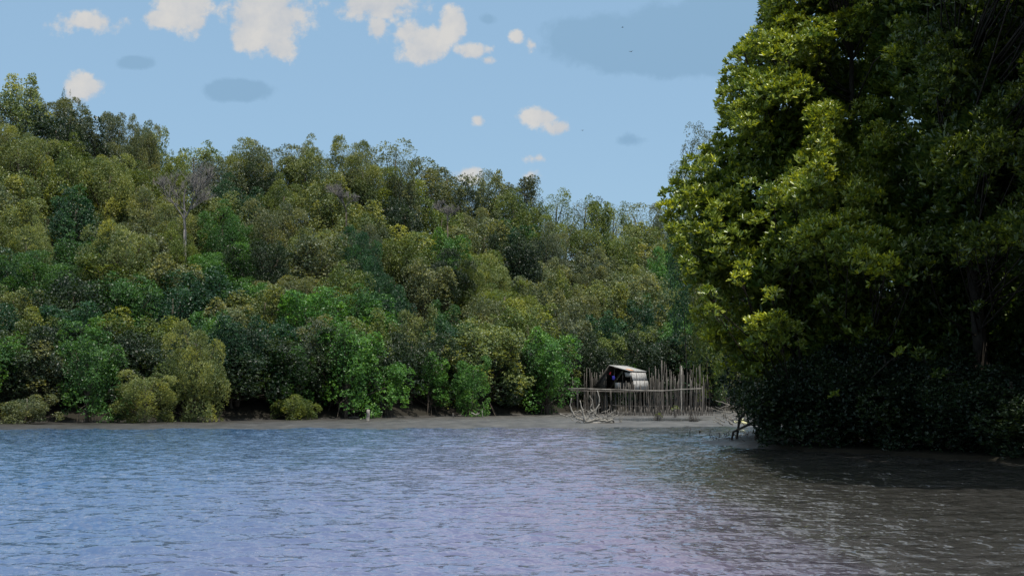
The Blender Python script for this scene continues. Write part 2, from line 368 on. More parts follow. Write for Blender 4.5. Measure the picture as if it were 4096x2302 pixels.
# ------------------------------------------------------------------ tree prototypes (far forest)
def crown_mesh(name, seed, rx=2.1, rz=2.5, zc=3.2, nclump=36, tips=120, k=5, ll=.125, lw=.06, feather=False, droop=False, fill=1.0, gapz=.55):
    g = np.random.default_rng(seed); ps, as_, ns, vs_ = [], [], [], []
    centres = []; nl = 7
    lobes = []
    for q in range(nl):
        th = q * 2.39996 + g.normal(0, .3) + seed; rr = rx * (.12 + .62 * math.sqrt((q + .5) / nl)) * g.uniform(.8, 1.1)
        lobes.append((rr * math.cos(th), rr * math.sin(th), zc + rz * g.uniform(.35, 1.0) * (1 - .25 * rr / rx), g.uniform(.55, .85) * rx / 2.1, g.uniform(.25, 1.0)))
    for i in range(nclump):
        lx, ly, lt, lr, lb = lobes[i % nl]
        u = g.random() ** .8; z = lb + (lt - lb) * u; taper = math.sqrt(max(.05, 1 - max(0, (u - .55) / .45) ** 2)) * (.75 + .35 * math.sin(6 * u + i % nl))
        th = g.random() * 6.28
        r = g.uniform(.30, .62) * rx / 2.1
        c = np.array([lx + lr * taper * math.cos(th), ly + lr * taper * math.sin(th), z - r * .5]); cv = 0
        centres.append(c); o = unit(np.array([c[0], c[1], (c[2] - zc) * .6])) * .45
        cv = g.normal(0, .14)
        p, a, n = rosettes(c, r, int(tips * (r / .7) ** 2 * fill), k, .35, o, 1.2, g, (15, 60) if feather else (25, 80))
        if droop: a = a - np.array([0, 0, .6])
        ps.append(p); as_.append(a); ns.append(n)
        hgt = (p[:, 2] - c[2]) / r
        vs_.append(np.clip(.5 + g.normal(0, .19) + g.normal(0, .2, len(p)), 0, 1))
    # sparse inner foliage, leaf tones lowered to paint shade inside the crown
    ni = int(3000 * fill); d = unit(g.normal(size=(ni, 3))) * g.random((ni, 1)) ** .4 * .75
    p = d * np.array([rx, rx, rz * .8]) + np.array([0, 0, zc]); ps.append(p); as_.append(g.normal(size=(ni, 3))); ns.append(g.normal(size=(ni, 3)) + [0, 0, 1]); vs_.append(g.random(ni) * .5)
    p = np.vstack(ps); n = len(p)
    return leaf_mesh(name, p, np.vstack(as_), np.vstack(ns), ll * g.uniform(.7, 1.25, n), lw * g.uniform(.75, 1.2, n), np.concatenate(vs_), M_leaf), centres

def trunk_mesh(name, seed, centres, m, prop=True, r0=.11, zc=3.2):
    g = np.random.default_rng(seed); tb = TB(); lean = g.normal(0, .2, 2)
    top = np.array([lean[0], lean[1], zc + .8]); zs = np.linspace(0, 1, 6)
    ax = np.stack([lean[0] * zs ** 1.5 + .06 * np.sin(zs * 5 + seed), lean[1] * zs ** 1.5 + .05 * np.cos(zs * 4 + seed), -.35 + (top[2] + .35) * zs], 1)
    tb.tube(ax, np.linspace(r0, r0 * .35, 6), 7)
    for i, c in enumerate(centres):
        if i % 2: continue
        s = ax[min(5, max(1, int((c[2] * .6) / (zc + .8) * 5)))]
        mid = s * .5 + c * .5 + g.normal(0, .12, 3) + [0, 0, -.12]
        tb.tube([s, mid, c], [.035, .022, .01], 4, False)
    if prop:
        for i in range(7):
            a = g.random() * 6.28; z = g.uniform(.4, 1.3); rr = g.uniform(.5, 1.1)
            tb.tube([[0, 0, z], [math.cos(a) * rr * .6, math.sin(a) * rr * .6, z * .75], [math.cos(a) * rr, math.sin(a) * rr, -.35]], [.03, .026, .02], 4, False)
    return tb.me(name, m)

PROTO = {}
def mkproto(kind, n, **kw):
    lst = []
    for i in range(n):
        cm, cs = crown_mesh(kind + '_crown', hash_seed(kind, i), **kw)
        lst.append((cm, trunk_mesh(kind + '_trunk', i + 11, cs, M_bark, prop=(kind == 'mangrove'), zc=kw.get('zc', 3.2))))
    PROTO[kind] = lst
def hash_seed(k, i): return sum(ord(ch) * (j + 3) for j, ch in enumerate(k)) * 13 + i
mkproto('mangrove', 6, nclump=62, tips=112, k=5)
mkproto('bushy', 3, nclump=48, tips=115, k=5, rx=2.3, rz=1.9, zc=2.2, gapz=.8)
mkproto('feathery', 4, nclump=66, tips=240, k=5, ll=.13, lw=.028, feather=True)
mkproto('wispy', 4, nclump=36, tips=110, k=5, ll=.10, lw=.04, feather=True, fill=.75)

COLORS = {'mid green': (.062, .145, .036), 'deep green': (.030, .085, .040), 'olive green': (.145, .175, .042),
          'yellow olive': (.20, .220, .078), 'dull olive': (.165, .175, .085), 'grey green': (.125, .14, .09), 'bright green': (.095, .215, .045), 'shade-painted green': (.026, .046, .021)}  # last green is foliage darkened to paint in the waterside shade
forest = []   # records for labels
def place_tree(kind, px, t, colname, scale=1.0, wide=1.0, topdy=0, idx=None, hmul=1.0, jitter_d=0.0):
    d = float(front_d(px) + t * DEPTH + jitter_d)
    x = (px - 2048) / F * d
    gz = float(ground_z(np.array(x), np.array(d)))
    ytop = float(top_y(px, t)) + topdy
    ztop = H + (1567 - ytop) / F * d
    h = max(2.2, ztop - gz) * hmul
    protoH = 5.9 if kind != 'bushy' else 4.4
    sz = h / protoH; sxy = (.55 + .45 * sz) * wide * scale
    i = int(rng.integers(len(PROTO[kind]))) if idx is None else idx
    cm, tm = PROTO[kind][i]
    r = empty({'mangrove': 'mangrove_tree', 'bushy': 'mangrove_bush', 'feathery': 'feathery_tree', 'wispy': 'hillside_tree'}[kind], (x, d, gz), rng.random() * 6.28)
    r.scale = (sxy, sxy, sz)
    c = obj('crown', cm, r); cc = COLORS[colname]; f = rng.uniform(.8, 1.2); c.color = (cc[0] * f, cc[1] * f, cc[2] * f, 1)
    if t < .03: c.location.z = rng.uniform(.2, 1.0)
    obj('trunk', tm, r)
    rec = dict(o=r, px=px, t=t, col=colname, kind=kind); forest.append(rec); return r

rows = [0.0, .10, .21, .33, .45, .57, .69, .80, .90, 1.0]
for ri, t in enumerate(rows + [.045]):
    d0 = 60 + t * DEPTH
    px = -160 + rng.uniform(0, 150)
    while px < (2950 if ri < 9 else 2800):
        d = float(front_d(px) + t * DEPTH); wid = (2.2 + 1.1 * t)
        pxs = wid * F / d
        if ri == 0 and rng.random() < .2: px += pxs * .8; continue
        green = np.clip(.75 - t * .9 + .15 * rng.normal(), 0, 1)
        u = rng.random()
        if rng.random() < green: colname = ['mid green', 'deep green', 'bright green', 'olive green'][int(u * 4)]
        else: colname = ['olive green', 'yellow olive', 'dull olive', 'grey green', 'yellow olive'][int(u * 5)]
        kind = 'mangrove'
        if ri == 10 or rng.random() < .05: colname = 'shade-painted green'  # inner row and a few scattered trees get the painted shade colour
        if t > .3 and rng.random() < (.55 if px < 1500 else .3): kind = 'feathery'
        if t >= .9 and rng.random() < .25: kind = 'wispy'
        if ri == 0 and rng.random() < .12 or ri == 10: kind = 'bushy'
        place_tree(kind, px, t + (rng.uniform(-.055, .055) if 0 < ri < 9 else 0), colname, rng.choice([.75, .9, 1.0, 1.25]), rng.uniform(.9, 1.15),
                   topdy=rng.normal(0, 42 if ri < 9 else 9) + (rng.uniform(-60, 120) if ri == 0 else 0), jitter_d=rng.uniform(0, 2) if ri == 0 else 0)
        px += pxs * rng.uniform(.78, 1.12) * (.72 if ri == 10 else 1)
# individually placed trees of the photograph
sp = []
def special(kind, px, d, ytop, wpx, colname, label, cat='tree', idx=0, name=None):
    x = (px - 2048) / F * d; gz = float(ground_z(np.array(x), np.array(d)))
    ztop = H + (1567 - ytop) / F * d; h = ztop - gz; W = wpx / F * d
    cm, tm = PROTO[kind][idx]
    r = empty(name or 'mangrove_tree', (x, d, gz), idx * 1.3); r.scale = (W / 4.9, W / 4.9, h / (5.9 if kind != 'bushy' else 4.4))
    c = obj('crown', cm, r); cc = COLORS[colname]; c.color = (*cc, 1); obj('trunk', tm, r)
    if d < 90: c.location.z = {'mangrove': -.15, 'feathery': -.6}.get(kind, -.3)
    tag(r, label, cat); return r
special('feathery', 780, 59.5, 1185, 330, 'yellow olive', 'tall soft olive tree with feathery foliage standing at the water edge', idx=0, name='feathery_tree')
special('feathery', 590, 57.6, 1420, 330, 'yellow olive', 'low spreading olive bush drooping over the mud, left of the tall feathery tree', 'bush', idx=1, name='feathery_bush')
special('bushy', 110, 55.5, 1545, 260, 'dull olive', 'lowest olive brown bush at the left edge of the far bank', 'bush', idx=0, name='shore_bush')
special('mangrove', 360, 57.5, 1290, 330, 'mid green', 'rounded green mangrove between left edge and low olive bush', idx=1)
special('mangrove', 1390, 66.5, 1230, 360, 'bright green', 'sunlit bright green mangrove leaning over mud left of the white post', idx=1)
special('bushy', 1180, 64, 1545, 200, 'olive green', 'small green bush hanging over the mud beside the broken stump', 'bush', idx=1, name='shore_bush')
special('mangrove', 1890, 72, 1400, 200, 'bright green', 'narrow bright yellow green mangrove midway between white post and hut', idx=2)
special('mangrove', 2190, 78, 1270, 330, 'bright green', 'broad bright green mangrove directly left of the hut', idx=3)
special('feathery', 480, 76, 770, 420, 'yellow olive', 'large pale olive tree bulging below the bare grey tree', idx=2, name='feathery_tree')
special('wispy', 75, 106, 262, 210, 'dull olive', 'highest round crown on the skyline at the left edge', idx=0, name='skyline_tree')
special('wispy', 242, 108, 290, 65, 'grey green', 'small lollipop crown alone on the left skyline', idx=1, name='skyline_tree')
special('feathery', 560, 101, 395, 190, 'dull olive', 'dark skyline tree ending the high left ridge', idx=1, name='skyline_tree')
special('wispy', 1440, 106, 528, 230, 'dull olive', 'domed skyline tree with gaps at the middle of the ridge', idx=2, name='skyline_tree')
special('wispy', 1600, 106, 528, 140, 'grey green', 'rounded skyline tree just right of the domed one', idx=0, name='skyline_tree')

# labels for the rest
def ordw(n): return ['first', 'second', 'third', 'fourth', 'fifth', 'sixth', 'seventh', 'eighth', 'ninth', 'tenth', 'eleventh', 'twelfth'][n]
ZN = [(-9999, 420, 'by the left edge'), (420, 1000, 'behind the tall feathery shore tree'), (1000, 1500, 'left of the white post'),
      (1500, 1950, 'right of the white post'), (1950, 2340, 'left of the hut'), (2340, 9999, 'above the hut')]
def rown(t):
    if t < .03: return 'waterside'
    if t < .06: return 'shaded inner waterside'
    i = min(range(len(rows)), key=lambda k: abs(rows[k] - t))
    return ['waterside', 'second', 'third', 'fourth', 'fifth', 'sixth', 'seventh', 'eighth', 'ninth', 'skyline'][i]
buck = {}
for f_ in forest:
    z = next(n for a, b, n in ZN if a <= f_['px'] < b)
    buck.setdefault((f_['col'], f_['kind'], rown(f_['t']), z), []).append(f_)
KN = {'mangrove': 'mangrove', 'bushy': 'bush', 'feathery': 'fine-leaved tree', 'wispy': 'thin-crowned tree'}
for (col_, kd, rw, z), lst in buck.items():
    lst.sort(key=lambda q: q['px'])
    for i, q in enumerate(lst):
        pre = '' if len(lst) == 1 else ordw(i) + ' '
        tag(q['o'], f"{pre}{col_} {KN[kd]} in the {rw} row, {z}", 'bush' if kd == 'bushy' else 'tree', 'trees on the far bank')

# bare grey trees
def bare_tree(px, d, ybase, ytop, wpx, seed, label, m, name='bare_tree', dens=1.0, thick=1.0):
    base = P(px, ybase, d); top = P(px, ytop, d); hh = top[2] - base[2]; W = wpx / F * d
    gz = float(ground_z(np.array(base[0]), np.array(d)))
    g = np.random.default_rng(seed); tr = TB(); br = TB(); cnt = [0]
    def grow(p, dr, ln, r, lev, tb):
        n = 4; pts = [p]; q = p.copy(); dd = dr.copy()
        for i in range(n):
            dd = unit(dd + g.normal(0, .13, 3) + [0, 0, .05]); q = q + dd * ln / n; pts.append(q.copy())
        tb.tube(pts, np.linspace(max(r, .008), max(r * .6, .007), n + 1), 5 if lev < 2 else 3, False); cnt[0] += 1
        if lev >= 5: return
        kids = [4, 4, 4, 4, 4][lev] if dens > .9 else [3, 3, 3, 3, 3][lev]
        for k in range(kids):
            f = g.uniform(.35, 1); s = pts[int(round(f * n * (.45 if lev == 0 else 1)))]
            ndir = unit(dd + unit(g.normal(size=3)) * (.36 + .05 * lev) * (1.15 if lev == 0 else 1) * np.array([W / hh * 1.6, 1, .6]))
            grow(s, ndir, ln * g.uniform(.55, .78), r * .6, lev + 1, br)
    o = empty(name, (base[0], d, gz))
    b0 = np.array([0, 0, base[2] - gz])
    tr.tube([[0, 0, -.2], [.05, 0, b0[2] * .5], b0 + [0, 0, .02]], [.13 * thick, .12 * thick, .11 * thick], 7)
    grow(b0, np.array([.05, 0, 1.]), hh * .42, .10 * thick, 0, tr)
    tr.build('trunk', M_bark if thick < .5 else m, o); br.build('branches', m, o)
    tag(o, label, 'tree'); return o
bare_tree(740, 84, 920, 530, 400, 5, 'large bare grey tree with fine leafless twigs on the left slope', M_deadtree, thick=.8)
bare_tree(1385, 92, 850, 690, 130, 8, 'small bare grey tree high on the middle slope', M_deadtree, dens=1, thick=.45)
bare_tree(1790, 97, 900, 770, 130, 9, 'thin bare grey tree high on the right slope', M_deadtree, dens=1, thick=.45)

# ------------------------------------------------------------------ near mangroves, right bank
SIL = [(-300, 3100), (0, 3055), (60, 3040), (150, 3045), (185, 2975), (230, 2915), (300, 2900), (360, 2875), (440, 2870), (480, 2890), (560, 2870), (620, 2800), (660, 2740),
       (720, 2715), (780, 2655), (860, 2640), (940, 2680), (1050, 2725), (1150, 2750), (1250, 2800), (1350, 2840), (1450, 2900), (1550, 2960), (1700, 2990)]
HOL = [(3400, 300, 120, 190), (3950, 60, 260, 130), (3570, 440, 120, 200), (3200, 620, 50, 90), (3850, 480, 90, 70), (3660, 830, 180, 130), (4050, 760, 90, 80),
       (3350, 780, 60, 120), (3060, 980, 70, 60), (3900, 1120, 260, 120), (3250, 1130, 120, 60), (3380, 560, 60, 90), (3640, 640, 90, 70), (4060, 330, 60, 100)]
def surf_d(px, py):
    k = float(np.clip((px - 3380) / 560, 0, 1)); k = k * k * (3 - 2 * k)
    d = 30.4 - 5.0 * np.clip((px - 2950) / 1150, 0, 1.25)
    d += (4.4 * (1 - k) - 1.8 * k) * (1050 - min(py, 1050)) / 1050                      # left crown slopes back to its top, right one leans out
    d += 1.6 * (1 - np.clip((px - ip(py, SIL)) / 260, 0, 1)) ** 2
    d += 3.4 * np.clip((py - 1080) / 220, 0, 1)                          # recess under the canopy
    for (hx, hy, rx, ry) in HOL:
        d += 3.3 * np.exp(-((px - hx) / rx) ** 2 - ((py - hy) / ry) ** 2)
    return d
clumps = []   # (centre, r, ntip, tone)
g = np.random.default_rng(21)
def add_near(px, py, d, r, tips, tone): clumps.append((P(px, py, d), r, tips, tone))
BOUGH = [(g.uniform(2800, 4350), g.uniform(-420, 1120), g.uniform(-.6, .5)) for _ in range(120)]
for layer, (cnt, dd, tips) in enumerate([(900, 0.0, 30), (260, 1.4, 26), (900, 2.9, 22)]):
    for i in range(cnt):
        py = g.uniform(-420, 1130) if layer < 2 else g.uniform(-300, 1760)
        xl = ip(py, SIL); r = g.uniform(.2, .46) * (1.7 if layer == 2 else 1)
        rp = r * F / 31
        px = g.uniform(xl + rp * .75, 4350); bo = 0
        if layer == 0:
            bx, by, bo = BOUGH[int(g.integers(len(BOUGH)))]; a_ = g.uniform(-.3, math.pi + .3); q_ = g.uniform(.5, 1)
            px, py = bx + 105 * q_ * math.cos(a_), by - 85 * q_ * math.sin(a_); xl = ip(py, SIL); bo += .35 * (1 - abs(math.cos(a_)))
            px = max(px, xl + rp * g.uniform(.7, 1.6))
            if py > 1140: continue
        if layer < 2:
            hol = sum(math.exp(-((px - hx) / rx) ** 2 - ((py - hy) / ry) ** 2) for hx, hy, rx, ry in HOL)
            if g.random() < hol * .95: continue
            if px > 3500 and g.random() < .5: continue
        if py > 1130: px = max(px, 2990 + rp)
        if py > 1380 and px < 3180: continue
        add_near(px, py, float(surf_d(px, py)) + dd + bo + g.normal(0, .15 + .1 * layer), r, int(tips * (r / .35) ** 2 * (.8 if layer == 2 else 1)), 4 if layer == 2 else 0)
for i in range(75):                                                      # shaded boughs hanging low on the left
    py = g.uniform(1080, 1500); px = g.uniform(ip(py, SIL) + 10, 3120)
    add_near(px, py, 34.6 + g.normal(0, .35), g.uniform(.3, .5), 34, 0)
for i in range(560):                                                     # unseen boughs added above the frame to shade the right crown
    px = g.uniform(3680, 4900); py = g.uniform(-800, -80)
    add_near(px, py, float(surf_d(px, py)) - g.uniform(.3, 4.2) * min(1, (px - 3600) / 350), g.uniform(.4, .7), 120, 3)
# silhouette run so the outline follows the photograph
for py in np.arange(-200, 1130, 45):
    xl = float(ip(py, SIL)); r = g.uniform(.16, .26); rp = r * F / 33
    add_near(xl + rp * .6, py, float(surf_d(xl, py)) + g.uniform(0, .8), r, 22, 0)
# drooping sprigs, low
for (px, py, r, tp) in [(3030, 1300, .26, 40), (3110, 1290, .3, 46), (3170, 1330, .22, 30), (3060, 1365, .25, 34), (3000, 1390, .18, 22), (3120, 1380, .2, 22), (3190, 1390, .15, 10),
                        (3900, 950, .3, 34), (3960, 1000, .28, 26), (4040, 960, .2, 14), (3830, 990, .18, 14), (3450, 1050, .34, 44), (3540, 1080, .3, 36), (3620, 1120, .2, 16),
                        (3080, 1180, .2, 14), (2960, 1120, .2, 16), (3290, 1210, .16, 9), (3910, 1240, .16, 10), (3680, 1430, .17, 12), (3600, 1420, .12, 5), (3760, 1500, .12, 7), (3870, 1560, .14, 8), (3345, 1590, .09, 4),
                        (2850, 1250, .2, 18), (2830, 1180, .2, 20)]:
    add_near(px, py, float(surf_d(px, min(py, 1080))) - .5, r, tp, 1)
for (px, py, r, tp) in [(3022, 125, .09, 7), (3030, 165, .08, 6), (3015, 200, .10, 9), (2975, 215, .09, 7), (3050, 235, .12, 12), (2940, 222, .06, 4)]:
    add_near(px, py, 33.5, r, tp, 2)

near_def = {'left': [], 'middle': [], 'right': []}
for cdef in clumps:
    px = 2048 + cdef[0][0] / cdef[0][1] * F
    near_def['left' if px < 3240 else ('middle' if px < 3640 else 'right')].append(cdef)
def near_tree(key, base_px, base_d, label, color):
    lst = near_def[key]; bx = (base_px - 2048) / F * base_d; gz = float(ground_z(np.array(bx), np.array(base_d)))
    root = empty('mangrove_tree', (bx, base_d, gz)); off = np.array([bx, base_d, gz])
    g = np.random.default_rng(len(lst)); ps, as_, ns, vv, zs_ = [], [], [], [], []
    for c, r, tp, tone in lst:
        cc = c - off; o = np.array([-.25, -.55, .1]) if tone in (0, 3, 4) else np.array([0, -.2, .1])
        p, a, n = rosettes(cc, r, tp, 7, .35, o, .8, g, (20, 72), .9)
        ps.append(p); as_.append(a); ns.append(n); zs_.append(np.full(len(p), 1.55 if tone == 4 else 1.0)); vv.append(np.clip((.52 if tone != 4 else .3) + g.normal(0, .12) + g.normal(0, .2, len(p)), 0, 1))  # fill clumps get darker leaves, painting shade into the hollows
    p = np.vstack(ps); n = len(p); zs_ = np.concatenate(zs_)
    me = leaf_mesh('crown', p, np.vstack(as_), np.vstack(ns), .128 * zs_ * g.uniform(.7, 1.25, n), .047 * zs_ * g.uniform(.8, 1.2, n), np.concatenate(vv), M_leafn, True)
    cr = obj('crown', me, root); cr.color = (*color, 1)
    # trunk, limbs to each clump, prop roots
    ctr = np.mean([c for c, *_ in lst], 0) - off
    tb = TB(); top = np.array([ctr[0] * .6, ctr[1] * .3 + .6, 10.0])
    zs = np.linspace(0, 1, 9); ax = np.stack([top[0] * zs ** 1.3 + .12 * np.sin(zs * 7), top[1] * zs, -.4 + 10.4 * zs], 1)
    tb.tube(ax, np.linspace(.20, .05, 9), 8)
    bt = TB()
    for ci, (c, r, tp, tone) in enumerate(lst):
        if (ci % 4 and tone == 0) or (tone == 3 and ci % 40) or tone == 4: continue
        c = c - off; zt = np.clip(c[2] - .9 - g.uniform(0, .6), .8, 9.5); s = np.array([np.interp(zt, ax[:, 2], ax[:, k]) for k in range(3)])
        mid = s * .45 + c * .55 + g.normal(0, .18, 3) + [0, .15, -.25]
        bt.tube([s, mid, c * .85 + mid * .15 + g.normal(0, .05, 3), c + [0, 0, r * .3]], [.026, .016, .010, .004], 5, False)
        for j in range(3):
            e = c + unit(g.normal(size=3)) * r * .8; bt.tube([c * .8 + mid * .2, (c + e) / 2 + g.normal(0, .04, 3), e], [.009, .006, .003], 3, False)
    rt = TB()
    for i in range(16):
        a = g.random() * 6.28; z = g.uniform(.6, 2.2); rr = g.uniform(.8, 2.0)
        rt.tube([[0, 0, z], [math.cos(a) * rr * .55, math.sin(a) * rr * .55, z * .8], [math.cos(a) * rr * .9, math.sin(a) * rr * .9, z * .3], [math.cos(a) * rr, math.sin(a) * rr, -.6]], [.045, .04, .034, .03], 6, False)
    tb.build('trunk', M_nbark, root); bt.build('branches', M_nbark, root); rt.build('prop_roots', M_nbark, root)
    tag(root, label, 'tree', 'big mangroves on the near right bank'); return root
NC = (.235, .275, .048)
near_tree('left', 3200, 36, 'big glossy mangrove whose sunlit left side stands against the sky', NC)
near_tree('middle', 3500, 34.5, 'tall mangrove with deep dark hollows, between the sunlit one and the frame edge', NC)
near_tree('right', 3900, 31.5, 'shaded large-leaved mangrove filling the right edge of the picture', (.115, .15, .034))  # leaf colour darker than its neighbours, shade painted in

# trees behind the near mangroves; rightmost ones unseen, added to shade the right crown
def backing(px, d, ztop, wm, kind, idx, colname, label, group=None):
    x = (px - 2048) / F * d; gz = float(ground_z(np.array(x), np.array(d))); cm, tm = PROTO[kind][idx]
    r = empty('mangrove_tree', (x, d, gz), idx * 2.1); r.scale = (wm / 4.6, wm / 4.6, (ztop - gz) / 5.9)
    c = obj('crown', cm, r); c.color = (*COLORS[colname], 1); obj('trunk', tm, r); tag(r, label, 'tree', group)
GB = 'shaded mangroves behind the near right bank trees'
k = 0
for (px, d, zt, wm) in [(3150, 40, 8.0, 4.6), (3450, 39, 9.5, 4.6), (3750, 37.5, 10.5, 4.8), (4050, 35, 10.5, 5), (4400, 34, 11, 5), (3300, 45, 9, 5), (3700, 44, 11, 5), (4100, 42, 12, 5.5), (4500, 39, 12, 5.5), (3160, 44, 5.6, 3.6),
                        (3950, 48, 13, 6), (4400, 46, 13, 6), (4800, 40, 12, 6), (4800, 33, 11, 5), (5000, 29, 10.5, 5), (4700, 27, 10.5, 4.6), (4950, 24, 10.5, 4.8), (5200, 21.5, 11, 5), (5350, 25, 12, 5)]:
    backing(px, d, zt, wm, 'mangrove', k % 5, 'shade-painted green', 'dark mangrove crown, shade painted in, behind and right of the big right bank mangroves', GB); k += 1  # leaf colour darkened to stand in for deep shade
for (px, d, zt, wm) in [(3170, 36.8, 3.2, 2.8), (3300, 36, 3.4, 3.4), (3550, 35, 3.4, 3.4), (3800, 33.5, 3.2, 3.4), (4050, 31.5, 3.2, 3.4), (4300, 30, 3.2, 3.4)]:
    backing(px, d - 3.1, zt * rng.uniform(.75, 1.35), wm * 1.1, 'bushy', k % 2, 'shade-painted green', 'low undergrowth mangrove with shade-painted leaves beneath the big right bank mangroves', GB); k += 1  # undergrowth coloured near black for the shade below the canopy
def high_tree(px, ytop, ybot, wpx, d, kind, idx, colname, label):
    x = (px - 2048) / F * d; gz = float(ground_z(np.array(x), np.array(d))); cm, tm = PROTO[kind][idx]
    zt = H + (1567 - ytop) / F * d - gz; zb = H + (1567 - ybot) / F * d - gz; W = wpx / F * d
    bx = max(0, float(ip(d, XR)) + .6 - x) if d < 52 else 0
    r = empty('slender_tree', (x, d, gz)); c = obj('crown', cm, r); c.color = (*COLORS[colname], 1)
    sz = (zt - zb) / 4.9; c.scale = (W / 4.6, W / 4.6, sz); c.location = (0, 0, zt - 5.9 * sz)
    TB().tube([[bx, 0, -.4], [bx * .8 + .1, .05, zb * .4], [-.05, 0, zb], [0, 0, (zt + zb) / 2]], [.04, .035, .028, .012], 7).build('trunk', M_bark, r)
    tag(r, label, 'tree')
high_tree(2820, 440, 720, 190, 46, 'wispy', 0, 'grey green', 'greyish small-leaved tree peeking out left of the big sunlit mangrove')
high_tree(2745, 610, 800, 170, 48, 'wispy', 1, 'grey green', 'lower greyish crown at the far left tip of the near bank trees')
high_tree(2850, 690, 1150, 260, 44, 'mangrove', 2, 'dull olive', 'dull olive mangrove tucked under the greyish small-leaved tree')
high_tree(2740, 790, 1250, 200, 84, 'mangrove', 3, 'deep green', 'dark mangrove above the pole fence beside the near bank')
high_tree(2830, 1000, 1480, 220, 83, 'mangrove', 4, 'olive green', 'olive mangrove low behind the left foot of the sunlit mangrove')

# ------------------------------------------------------------------ hut
hd = 79.0; FL = 1.42
hut = empty('stilt_hut', (*P(2458, 1555, hd)[:2], 0.0), R(-25))
hx0 = -1.15; hx1 = 1.1; DP = 2.4
prof = [(-1.2, 0), (-.9, .62), (-.18, 1.36), (.62, 1.06), (.98, .98), (1.12, .5), (1.15, 0)]
tb = TB(); tb.box((0, DP / 2, FL - .05), (2.5, DP + .3, .07))
for i in range(9): tb.tube([[-1.35 + .02 * i, .1 + i * .29, FL - .1], [1.35, .1 + i * .29, FL - .1]], .035, 6)
tb.build('platform', M_darkwood, hut)
for (x, y) in ((-1.15, .1), (0, .1), (1.15, .1), (-1.15, 2.3), (0, 2.3), (1.15, 2.3), (-.55, .15), (.6, .15)):
    TB().tube([[x, y, -.5], [x + .03, y, .7], [x, y, FL - .1]], .045, 7).build('stilt', M_pole, hut)
def slab(p0, p1, th, y0, y1, name, m, sag=0):
    (x0, z0), (x1, z1) = p0, p1; n = np.array([-(z1 - z0), x1 - x0]); n = n / np.linalg.norm(n) * th
    poly = [(x0, y0, FL + z0), (x1, y0, FL + z1), (x1 + n[0], y0, FL + z1 + n[1]), (x0 + n[0], y0, FL + z0 + n[1])]
    return TB().prism(poly, (0, y1 - y0, 0)).build(name, m, hut)
slab((-.24, 1.36), (.98, 1.03), .04, -.18, DP + .2, 'roof', M_roof)
slab((-1.3, -.02), (-.24, 1.37), .05, -.12, DP + .15, 'thatch_side', M_thatch)
rp = slab((.66, 1.165), (1.0, 1.075), .02, -.02, .5, 'roof_patch', M_orange)
# pale side wall made of two sheets
tb = TB(); tb.prism([(1.0, 0, FL + .98), (1.0, DP, FL + .98), (1.13, DP, FL + .45), (1.13, 0, FL + .45)], (-.03, 0, 0)); tb.build('wall_panel', M_wallp, hut)
tb = TB(); tb.prism([(1.135, 0, FL + .52), (1.135, DP, FL + .52), (1.19, DP, FL), (1.19, 0, FL)], (-.03, 0, 0)); tb.build('wall_panel', M_wallp, hut)
# front: woven dark wall with a door opening and window
tb = TB(); tb.prism([(-1.17, .02, FL), (-.5, .02, FL), (-.5, .02, FL + 1.0), (-.86, .02, FL + .62)], (0, .03, 0)); tb.build('front_wall', M_thatch, hut)
tb = TB(); tb.prism([(.02, .02, FL), (1.0, .02, FL), (1.0, .02, FL + .42), (.02, .02, FL + .42)], (0, .03, 0)); tb.build('front_wall', M_thatch, hut)
TB().prism([(.02, .0, FL + .1), (.34, .0, FL + .1), (.36, .0, FL + .40), (.04, .0, FL + .42)], (0, .015, 0)).build('grey_cloth', M_wallp, hut)
TB().prism([(.62, -.03, FL + .98), (1.0, -.03, FL + .96), (1.0, -.03, FL + .72), (.66, -.03, FL + .74)], (0, .02, 0)).build('window_flap', M_wallp, hut)
for x, h1 in ((-.5, 1.05), (.0, 1.25), (.98, .97), (.5, 1.08)): TB().tube([[x, .0, FL], [x, .0, FL + h1]], .025, 6).build('corner_post', M_darkwood, hut)
TB().prism([(-.2, DP, FL + 1.3), (.95, DP, FL + 1.0), (1.12, DP, FL), (-1.2, DP, FL)], (0, .03, 0)).build('back_wall', M_thatch, hut)
tag(hut, 'small grey-roofed hut on stilts with a dark open front', 'hut')
def cloth(nm, px, py, wpx, hpx, m, label):
    q = P(px, py, hd - .2); s = hd / F; me = TB()
    zs = np.linspace(0, 1, 5); wv = wpx * s; hv = hpx * s
    me.tube([[0, 0, hv / 2], [.02, .02, 0], [0, 0, -hv / 2]], [wv * .35, wv * .5, wv * .42], 7)
    o = me.build(nm, m, None, tuple(q)); o.scale = (1, .3, 1); tag(o, label, 'cloth')
cloth('hanging_cloth', 2440, 1493, 13, 7, M_red, 'small red cloth hanging in the dark hut doorway')
cloth('hanging_cloth', 2453, 1510, 13, 15, M_blue, 'dark blue cloth hanging below the red one in the hut doorway')

